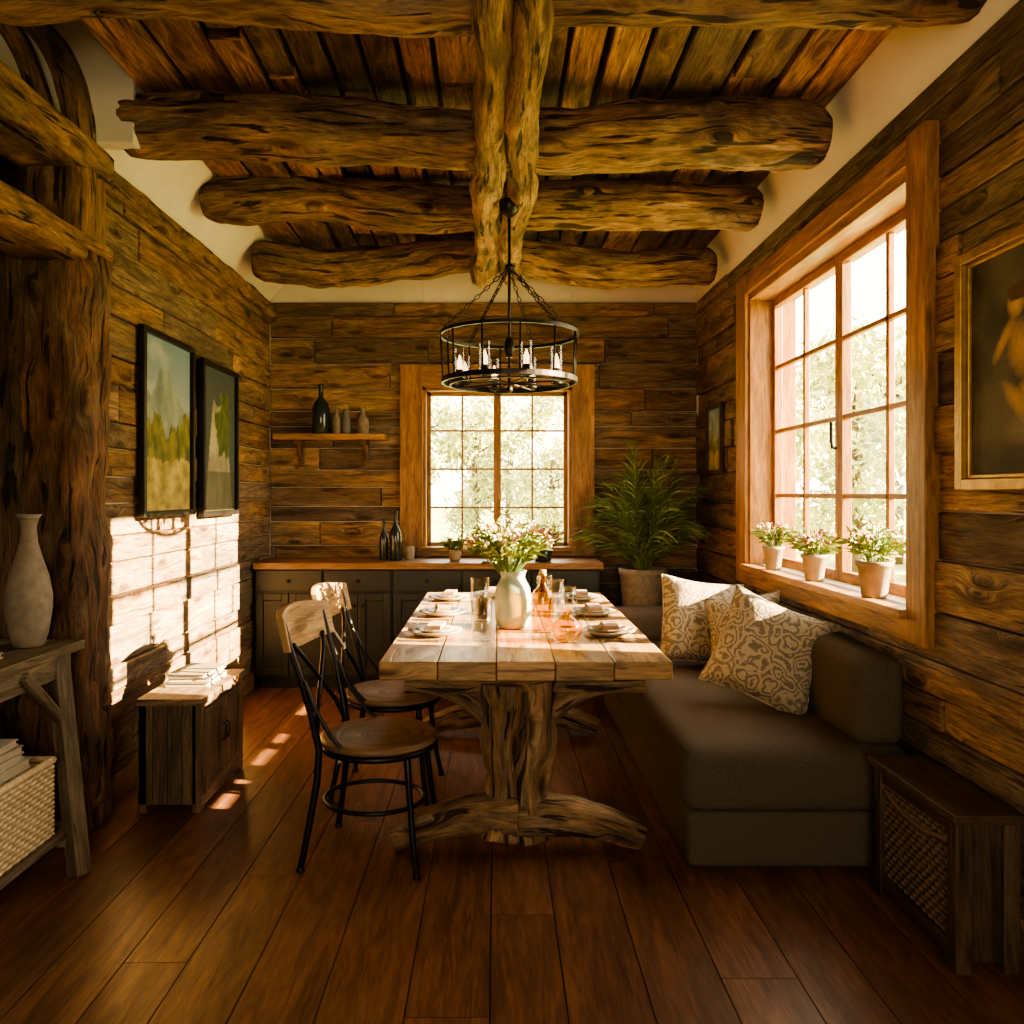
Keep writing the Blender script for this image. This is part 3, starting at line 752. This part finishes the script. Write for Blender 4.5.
# ------------------------------------------------------------------ console table
mb=MB(); GC=(.19,.15,.105)
kx0,kx1,ky0,ky1=-2.0,-1.60,1.2,3.12; kz=.83
for i in range(3): 
    w=(kx1-kx0)/3; mb.bb(kx0+i*w+.001,kx0+(i+1)*w-.001,ky0,ky1,kz-.035,kz,0,tuple(c*U(.9,1.15) for c in GC))
mb.bb(kx1-.05,kx1-.025,ky0+.06,ky1-.06,kz-.12,kz-.035,0,GC); mb.bb(kx0+.02,kx0+.04,ky0+.06,ky1-.06,kz-.12,kz-.035,0,GC)
mb.bb(kx0+.03,kx1-.03,ky1-.09,ky1-.06,kz-.12,kz-.035,0,GC)
for yy in (ky0+.25,ky1-.12):
    for xa,xb in ((kx1-.045,kx1+.07),(kx0+.04,kx0-.02)):
        top=Vector((xa,yy,kz-.035)); bot=Vector((xb,yy-.06,0)); mid=(top+bot)/2; d=(top-bot)
        Rm=d.to_track_quat('Z','Y').to_matrix()
        mb.box(mid,(.06,.06,d.length),Rm,0,GC)
    mb.bb(kx0-.01,kx1+.05,yy-.07,yy-.03,.10,.14,0,GC)
    d=Vector((-.0,-.22,.2)); Rm=d.to_track_quat('Z','Y').to_matrix()
    mb.box((kx1-.02,yy-.14,kz-.17),(.035,.035,.33),Rm,0,GC)
mb.bb(kx0,kx1+.03,ky0+.1,ky1-.10,.14,.165,0,GC)
mb.build('console_table',[M_dark],origin=(-1.8,2.3,0),bevel=.004)
mb=MB(); mb.lathe([(.04,0),(.052,.004),(.066,.05),(.078,.13),(.08,.19),(.068,.26),(.046,.33),(.03,.39),(.026,.44),(.034,.475),(.045,.49),(.04,.49),(.022,.44),(.02,.3)],(-1.735,2.97,kz+.001),40,0)
mb.build('tall_clay_vase',[M_clay],origin=(-1.735,2.97,kz))
books('book_stack.001',-1.80,2.62,kz+.0005,[(.2,.28,.02,(.4,.33,.24),0),(.18,.26,.018,(.2,.11,.06),5)])
mb=MB(); qx0,qx1,qy0,qy1,qz0,qz1=-1.93,-1.595,2.32,2.88,.167,.44
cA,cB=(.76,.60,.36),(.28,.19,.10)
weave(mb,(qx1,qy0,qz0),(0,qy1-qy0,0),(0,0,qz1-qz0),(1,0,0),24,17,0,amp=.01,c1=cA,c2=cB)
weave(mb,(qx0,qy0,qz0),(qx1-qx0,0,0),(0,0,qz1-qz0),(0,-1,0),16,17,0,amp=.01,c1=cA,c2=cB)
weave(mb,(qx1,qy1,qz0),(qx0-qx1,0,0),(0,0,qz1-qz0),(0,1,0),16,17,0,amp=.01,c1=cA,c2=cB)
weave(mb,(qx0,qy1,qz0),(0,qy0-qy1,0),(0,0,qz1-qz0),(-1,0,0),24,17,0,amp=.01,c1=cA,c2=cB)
mb.bb(qx0,qx1,qy0,qy1,qz0,qz0+.01,0,cB)
mb.bb(qx0+.01,qx1-.01,qy0+.01,qy1-.01,qz1-.03,qz1-.01,0,cA)
mb.tube([(qx0,qy0,qz1),(qx1,qy0,qz1),(qx1,qy1,qz1),(qx0,qy1,qz1)],.013,8,0,cA,closed=True)
mb.build('wicker_basket',[M_wicker],origin=(-1.75,2.6,qz0))
books('book_stack.002',-1.73,2.62,qz1+.014,[(.24,.3,.03,(.45,.41,.34),0),(.22,.28,.022,(.5,.47,.4),6),(.2,.27,.028,(.3,.25,.2),-4),(.19,.25,.02,(.5,.45,.36),3)])

# ------------------------------------------------------------------ chandelier
mb=MB(); CX,CY=.065,3.9; zu,zl,rr=2.17,1.945,.335
def ring(r,z,h,t,seg=56):
    prof=[(r-t,z-h/2),(r+t,z-h/2),(r+t,z+h/2),(r-t,z+h/2),(r-t,z-h/2)]
    mb.lathe(prof,(CX,CY,0),seg,0,smooth=False,cap=False)
ring(rr,zu,.016,.006); ring(rr*.97,zl,.024,.006); ring(rr*.86,zl-.02,.008,.004)
for k in range(12):
    a=k*math.pi/6+.13
    c_,s_=math.cos(a),math.sin(a)
    mb.tube([(CX+rr*c_,CY+rr*s_,zu),(CX+rr*.97*c_,CY+rr*.97*s_,zl)],.0045,6,0)
for k in range(8):
    a=k*math.pi/4+.3; x,y=CX+.25*math.cos(a),CY+.25*math.sin(a)
    mb.tube([(CX,CY,zl-.01),(x,y,zl-.015),(CX+rr*.97*math.cos(a),CY+rr*.97*math.sin(a),zl)],.0045,6,0)
    mb.lathe([(.012,0),(.03,.006),(.032,.012),(.018,.014),(.018,.055),(.016,.055)],(x,y,zl-.01),14,0)
    mb.lathe([(.013,.05),(.013,.095),(.010,.1),(.002,.125)],(x,y,zl-.01),12,1)
    mb.lathe([(.027,.012),(.028,.16)],(x,y,zl-.01),18,2,cap=False)
mb.tube([(CX,CY,2.80),(CX,CY,zl-.04)],.007,8,0)
mb.ball((CX,CY,zl-.04),.018,0); mb.ball((CX,CY,2.5),.022,0); mb.lathe([(.018,0),(.026,.04),(.02,.09),(.01,.1)],(CX,CY,2.06),14,0)
mb.lathe([(.01,-.06),(.045,-.03),(.05,0),(.05,.02)],(CX,CY,2.80),20,0)
for k in range(6):
    a=k*math.pi/3+.13; p0=Vector((CX,CY,2.5)); p1=Vector((CX+rr*math.cos(a),CY+rr*math.sin(a),zu+.01))
    n=14
    for i in range(n):
        q0=p0.lerp(p1,i/n); q1=p0.lerp(p1,(i+1.15)/n if i<n-1 else 1)
        d=(q1-q0); side=d.cross(Vector((0,0,1))).normalized() if i%2 else d.cross(d.cross(Vector((0,0,1)))).normalized()
        P=[q0,q0+d*.2+side*.007,q0+d*.8+side*.007,q1,q0+d*.8-side*.007,q0+d*.2-side*.007]
        mb.tube(P,.0026,5,0,closed=True)
mb.build('chandelier',[M_black,M_wax,M_tumbler],origin=(CX,CY,2.8))

# ------------------------------------------------------------------ table setting
zt=.7615
mb=MB(); jx,jy=.08,3.80
mb.lathe([(.055,0),(.075,.006),(.086,.05),(.088,.13),(.08,.19),(.062,.225),(.055,.24),(.062,.262),(.066,.27),(.06,.27),(.05,.24),(.05,.15)],(jx,jy,zt),40,0)
pal_f=[(.70,.55,.32),(.72,.64,.48),(.6,.22,.15),(.62,.33,.22),(.75,.5,.12),(.7,.62,.45)]
def bouquet(mb,x,y,z,rad,h,nst,nfl,greens,fl,fs=.012,mleaf=1,mfl=2):
    for i in range(nst):
        a=U(0,6.283); t=math.sqrt(R()); rr_=rad*t
        tip=Vector((x+rr_*math.cos(a),y+rr_*math.sin(a),z+h*U(.55,1)*(1-.35*t*t)))
        b0=Vector((x+.02*math.cos(a),y+.02*math.sin(a),z-.04))
        mid=b0.lerp(tip,.5)+Vector((0,0,h*.12))
        mb.tube([b0,mid,tip],.0022,4,mleaf,(.10,.16,.04),cap=False)
        for k in range(5):
            s=U(.35,1); q=(b0.lerp(mid,s*2) if s<.5 else mid.lerp(tip,s*2-1))
            d=Vector((math.cos(a)+U(-1,1),math.sin(a)+U(-1,1),U(-.1,.9)))
            mb.leaf(q,d,U(.035,.075),U(.008,.02),mleaf,random.choice(greens))
        if i<nfl:
            c=random.choice(fl)
            for k in range(6):
                q=tip+Vector((U(-1,1),U(-1,1),U(-.8,1)))*fs*1.3
                mb.ball(q,fs*U(.45,.85),mfl,tuple(cc*U(.8,1.1) for cc in c),6,4,.8)
G=[(.15,.20,.04),(.21,.26,.06),(.10,.14,.03),(.30,.31,.08)]
bouquet(mb,jx-.02,jy,zt+.27,.215,.29,115,50,G,pal_f,.013)
mb.build('flower_vase',[M_cer,M_leaf,M_flower],origin=(jx,jy,zt))
mb=MB(); x,y=.34,5.8; mb.lathe([(.05,0),(.06,.004),(.07,.1),(.06,.1),(.055,.08)],(x,y,.906),24,0)
bouquet(mb,x,y,.99,.15,.16,50,40,G,[(.6,.2,.15),(.7,.4,.25),(.75,.6,.5)],.015)
mb.build('potted_flowers',[M_dglass,M_leaf,M_flower],origin=(x,y,.906))
mb=MB(); x,y=-.30,5.85; mb.lathe([(.03,0),(.04,.004),(.047,.08),(.04,.08),(.038,.06)],(x,y,.906),24,0)
bouquet(mb,x,y,.98,.09,.12,35,8,G,[(.6,.5,.3)],.008)
mb.build('potted_herb',[M_pot,M_leaf,M_flower],origin=(x,y,.906))

def glasscup(name,x,y,r=.04,h=.15,z=zt):
    mb=MB(); mb.lathe([(.001,.002),(r*.85,.002),(r*.88,.006),(r,h),(r-.003,h),(r*.82,.014),(.001,.012)],(x,y,z),28,0)
    return mb.build(name,[M_tumbler],origin=(x,y,z))
glasscup('drinking_glass',-.062,3.46,.047,.175)
glasscup('drinking_glass.001',-.085,4.22,.05,.19)
glasscup('drinking_glass.002',-.06,3.98,.04,.13)
glasscup('drinking_glass.003',.32,4.30,.045,.17)
glasscup('drinking_glass.004',.28,4.62,.045,.16)
mb=MB(); x,y=.345,3.82; mb.lathe([(.035,0),(.036,.003),(.006,.008),(.005,.07),(.02,.085),(.04,.11),(.043,.15),(.037,.19),(.034,.19),(.04,.15),(.036,.112),(.001,.09)],(x,y,zt),28,0)
mb.build('wine_glass',[M_tumbler],origin=(x,y,zt))
mb=MB(); x,y=.215,3.68; mb.lathe([(.001,0),(.045,0),(.05,.006),(.05,.16),(.042,.19),(.018,.215),(.016,.25),(.02,.252),(.02,.27),(.014,.27),(.013,.22),(.04,.185),(.046,.155),(.046,.01),(.001,.008)],(x,y,zt),32,0)
mb.lathe([(.012,.262),(.015,.262),(.016,.285),(.001,.285)],(x,y,zt),16,1,(.4,.28,.15))
mb.build('amber_glass_bottle',[M_amber,M_trim],origin=(x,y,zt))
mb=MB(); x,y=.305,3.43; mb.lathe([(.001,0),(.03,0),(.05,.01),(.066,.045),(.064,.075),(.045,.1),(.022,.112),(.02,.13),(.026,.14),(.02,.14),(.016,.112),(.042,.096),(.060,.073),(.061,.045),(.046,.014),(.001,.006)],(x,y,zt),32,0)
mb.build('round_amber_jar',[M_amber],origin=(x,y,zt))
pi=0
for (x,y,r) in ((-.275,3.62,.125),(-.28,4.2,.125),(-.28,4.8,.125),(.51,3.62,.12),(.51,4.2,.12),(.51,4.8,.12),(-.02,4.95,.115)):
    mb=MB()
    mb.lathe([(.001,.003),(r*.6,.003),(r*.65,.0),(r*.68,.004),(r,.02),(r*.99,.024),(r*.7,.01),(.001,.009)],(x,y,zt),36,0)
    mb.lathe([(.001,.013),(r*.45,.013),(r*.72,.026),(r*.71,.03),(r*.5,.019),(.001,.018)],(x,y,zt),32,0)
    mb.build('dinner_plate' if pi==0 else 'dinner_plate.%03d'%pi,[M_plate],origin=(x,y,zt))
    mb=MB(); Rm=Matrix.Rotation(rd(U(-8,8)),3,'Z')
    for k in range(3): mb.box((x+.002*k,y-.003*k,zt+.035+k*.0065),(.075-.004*k,.17-.006*k,.006),Rm,0)
    mb.build('folded_napkin' if pi==0 else 'folded_napkin.%03d'%pi,[M_napkin],origin=(x,y,zt),bevel=.0025)
    pi+=1
pi=0
for sx,sg in ((-.425,1),(.655,-1)):
    for yy in (3.44,4.02,4.60):
        mb=MB(); mb.box((sx+sg*.045,yy,zt+.003),(.09,.014,.004),None,0); mb.box((sx+sg*.14,yy,zt+.0025),(.10,.019,.002),None,0)
        mb.build('table_knife' if pi==0 else 'table_knife.%03d'%pi,[M_steel],origin=(sx,yy,zt),bevel=.001); pi+=1

# ------------------------------------------------------------------ palm
mb=MB(); px_,py_=1.06,5.76
mb.lathe([(.11,0),(.12,.01),(.135,.3),(.15,.6),(.165,.80),(.175,.82),(.175,.86),(.155,.86),(.15,.80)],(px_,py_,0),36,0)
mb.lathe([(.001,.81),(.152,.81)],(px_,py_,0),24,2)
LIM=(1.50,6.13)
for i in range(80):
    a=U(0,6.283); lean=U(.03,.50); h=U(.52,1.02)*(1-.25*lean/.46)
    dx,dy=math.cos(a),math.sin(a)
    if px_+dx*lean*1.1>1.4: lean*=.6
    if dx<-.3: lean*=.85
    if dy>0: dy*=.45
    P=[]
    for k in range(9):
        t=k/8
        P.append(Vector((min(1.49,px_+dx*(.04+lean*t**1.6)),min(6.12,py_+dy*(.04+lean*t**1.6)),.81+h*(t-.3*t*t*(lean/.4)))))
    mb.tube(P,[.004-.0028*k/8 for k in range(9)],5,1,(.10,.15,.035),cap=False)
    for k in range(2,9):
        for rep in range(2):
          for s in (-1,1):
            t=(k-rep*.5)/8
            q=P[min(8,int(t*8))].lerp(P[min(8,int(t*8)+1)],t*8-int(t*8)) if t<1 else P[8]
            tan=(P[min(k,8)]-P[k-1]).normalized(); sd=tan.cross(Vector((dx,dy,.2))).normalized()*s
            d=(tan*1.4+sd*.6+Vector((dx*.2,dy*.2,U(-.3,.2))))
            g=random.choice([(.08,.13,.025),(.13,.19,.04),(.05,.085,.02),(.20,.26,.055)])
            mb.leaf(q,d,U(.14,.28),U(.007,.012),1,g,droop=.5,lim=LIM)
mb.build('potted_palm',[M_clay,M_leaf,M_soil],origin=(px_,py_,0))

# sill pots
for i,(x,y,r,h,hh) in enumerate(((1.56,4.50,.055,.13,.16),(1.56,3.92,.06,.13,.12),(1.56,3.30,.068,.15,.15))):
    mb=MB(); z=.9705
    mb.lathe([(r*.68,0),(r*.72,.004),(r*.95,h*.85),(r*1.06,h*.86),(r*1.08,h),(r*.95,h),(r*.9,h*.85)],(x,y,z),28,0)
    mb.lathe([(.001,h*.88),(r*.92,h*.88)],(x,y,z),20,3)
    bouquet(mb,x,y,z+h,r*1.9,hh,50,24 if i!=1 else 30,[(.15,.22,.04),(.24,.31,.07),(.33,.37,.1)],[(.55,.17,.13),(.6,.28,.2),(.65,.25,.15)] if i!=1 else [(.45,.12,.12),(.5,.2,.17)],.008)
    mb.build('potted_flowering_plant' if i==0 else 'potted_flowering_plant.%03d'%i,[M_pot,M_leaf,M_flower,M_soil],origin=(x,y,z))

# ------------------------------------------------------------------ outside
M_ground=plain('meadow',(.30,.34,.12),.95,noise_s=.6,noise_a=.3)
mb=MB(); mb.grid(lambda u,v:(-60+120*u,7+80*v,-.6+1.2*noise.noise(Vector((u*6,v*6,0)))*min(1,v*4)),30,30,0); mb.grid(lambda u,v:(3+60*u,-40+47*v,-.6),4,4,0)
mb.build('meadow_ground',[M_ground])
trees=[]
for t in range(3):
    random.seed(40+t)
    mb=MB(); H=4.3
    mb.tube([(0,0,-.6),(.05,.03,1),(0,.05,2.4),(.05,0,H*.8)],[.16,.12,.09,.03],8,0,(.12,.08,.05))
    blobs=[(Vector((U(-1,1)*1.1,U(-1,1)*1.1,U(.6,H))),U(.5,.95)) for _ in range(15)]
    for c,r in blobs:
        mb.tube([(0,0,min(c.z,H*.8)-.5 if c.z>1.2 else .4),c],[.04,.012],5,0,(.12,.08,.05))
        for k in range(130):
            d=Vector((random.gauss(0,1),random.gauss(0,1),random.gauss(0,1))).normalized()*r*(R()**.4)
            g=random.choice([(.36,.40,.13),(.44,.45,.15),(.28,.33,.12),(.5,.46,.17)])  # pale leaf tones put outdoor glare and haze into the colour
            mb.leaf(c+d,(U(-1,1),U(-1,1),U(-1,1)),U(.2,.36),U(.14,.2),1,g,seg=1,droop=0)
    trees.append(mb.build('garden_tree' if t==0 else 'garden_tree.%03d'%t,[M_dark,M_leaf],origin=(0,0,-.6)))
random.seed(5)
spots=[(-2.8,19,.9),(-.6,22,.85),(1.4,20,.7),(3.4,21,.95),(-4.5,23,1.0),(6,17,.9),(8.5,19,1.1),(11,22,1.25),(7,25,1.25),(13,19,1.1),(15,25,1.4),(4.8,26,1.15),(.5,29,1.15),(-3,30,1.2),(17,21,1.15),(10,16,.8)]
for i,(x,y,s) in enumerate(spots):
    if i<3:
        o=trees[i]; o.location=(x,y,-.6*s); o.scale=(s,)*3
    else: dup(trees[i%3],'garden_tree.%03d'%i,(x,y,-.6),R()*6,s)

# ------------------------------------------------------------------ light
w=bpy.data.worlds.new('World'); scene.world=w; w.use_nodes=True; nt=w.node_tree; L=nt.links.new
bg=nt.nodes['Background']; tc=N(nt,'ShaderNodeTexCoord'); sx=N(nt,'ShaderNodeSeparateXYZ'); L(tc.outputs['Generated'],sx.inputs[0])
r=N(nt,'ShaderNodeValToRGB'); e=r.color_ramp.elements; e[0].position=0; e[0].color=(1,.81,.50,1); e[1].position=.7; e[1].color=(.95,.86,.68,1)
L(sx.outputs['Z'],r.inputs[0]); L(r.outputs[0],bg.inputs[0]); bg.inputs[1].default_value=12.5
sd=bpy.data.lights.new('sun','SUN'); sd.energy=140; sd.color=(1,.74,.38); sd.angle=rd(.5)
so=bpy.data.objects.new('sun',sd); scene.collection.objects.link(so)
so.rotation_euler=Vector((-3.45,.62,-1.24)).to_track_quat('-Z','Y').to_euler(); so.location=(8,-2,5)
# sky portals at the openings (sampling guides only, they emit nothing themselves)
def portal(name,loc,dirv,sx_,sy_):
    a=bpy.data.lights.new(name,'AREA'); a.shape='RECTANGLE'; a.size=sx_; a.size_y=sy_
    try: a.cycles.is_portal=True
    except Exception as ex: print('portal',ex); return
    o=bpy.data.objects.new(name,a); scene.collection.objects.link(o); o.location=loc
    o.rotation_euler=Vector(dirv).to_track_quat('-Z','Z').to_euler()
portal('sky_portal_right',(1.83,3.916,1.79),(-1,0,0),1.95,1.7)
portal('sky_portal_back',(.01,6.47,1.6),(0,-1,0),1.2,1.3)
portal('sky_portal_front',(0,-1.42,1.525),(0,1,0),1.65,1.5)

# ------------------------------------------------------------------ camera
cd=bpy.data.cameras.new('camera'); cam=bpy.data.objects.new('camera',cd); scene.collection.objects.link(cam)
cam.location=(0,0,1.4); cam.rotation_euler=(math.pi/2,0,0)
cd.sensor_width=36; cd.lens=36*800/1024; cd.shift_x=16/1024; cd.shift_y=-19/1024; cd.clip_start=.05
scene.camera=cam
try:
    scene.view_settings.look='AgX - Medium High Contrast'
except Exception as ex: print(ex)
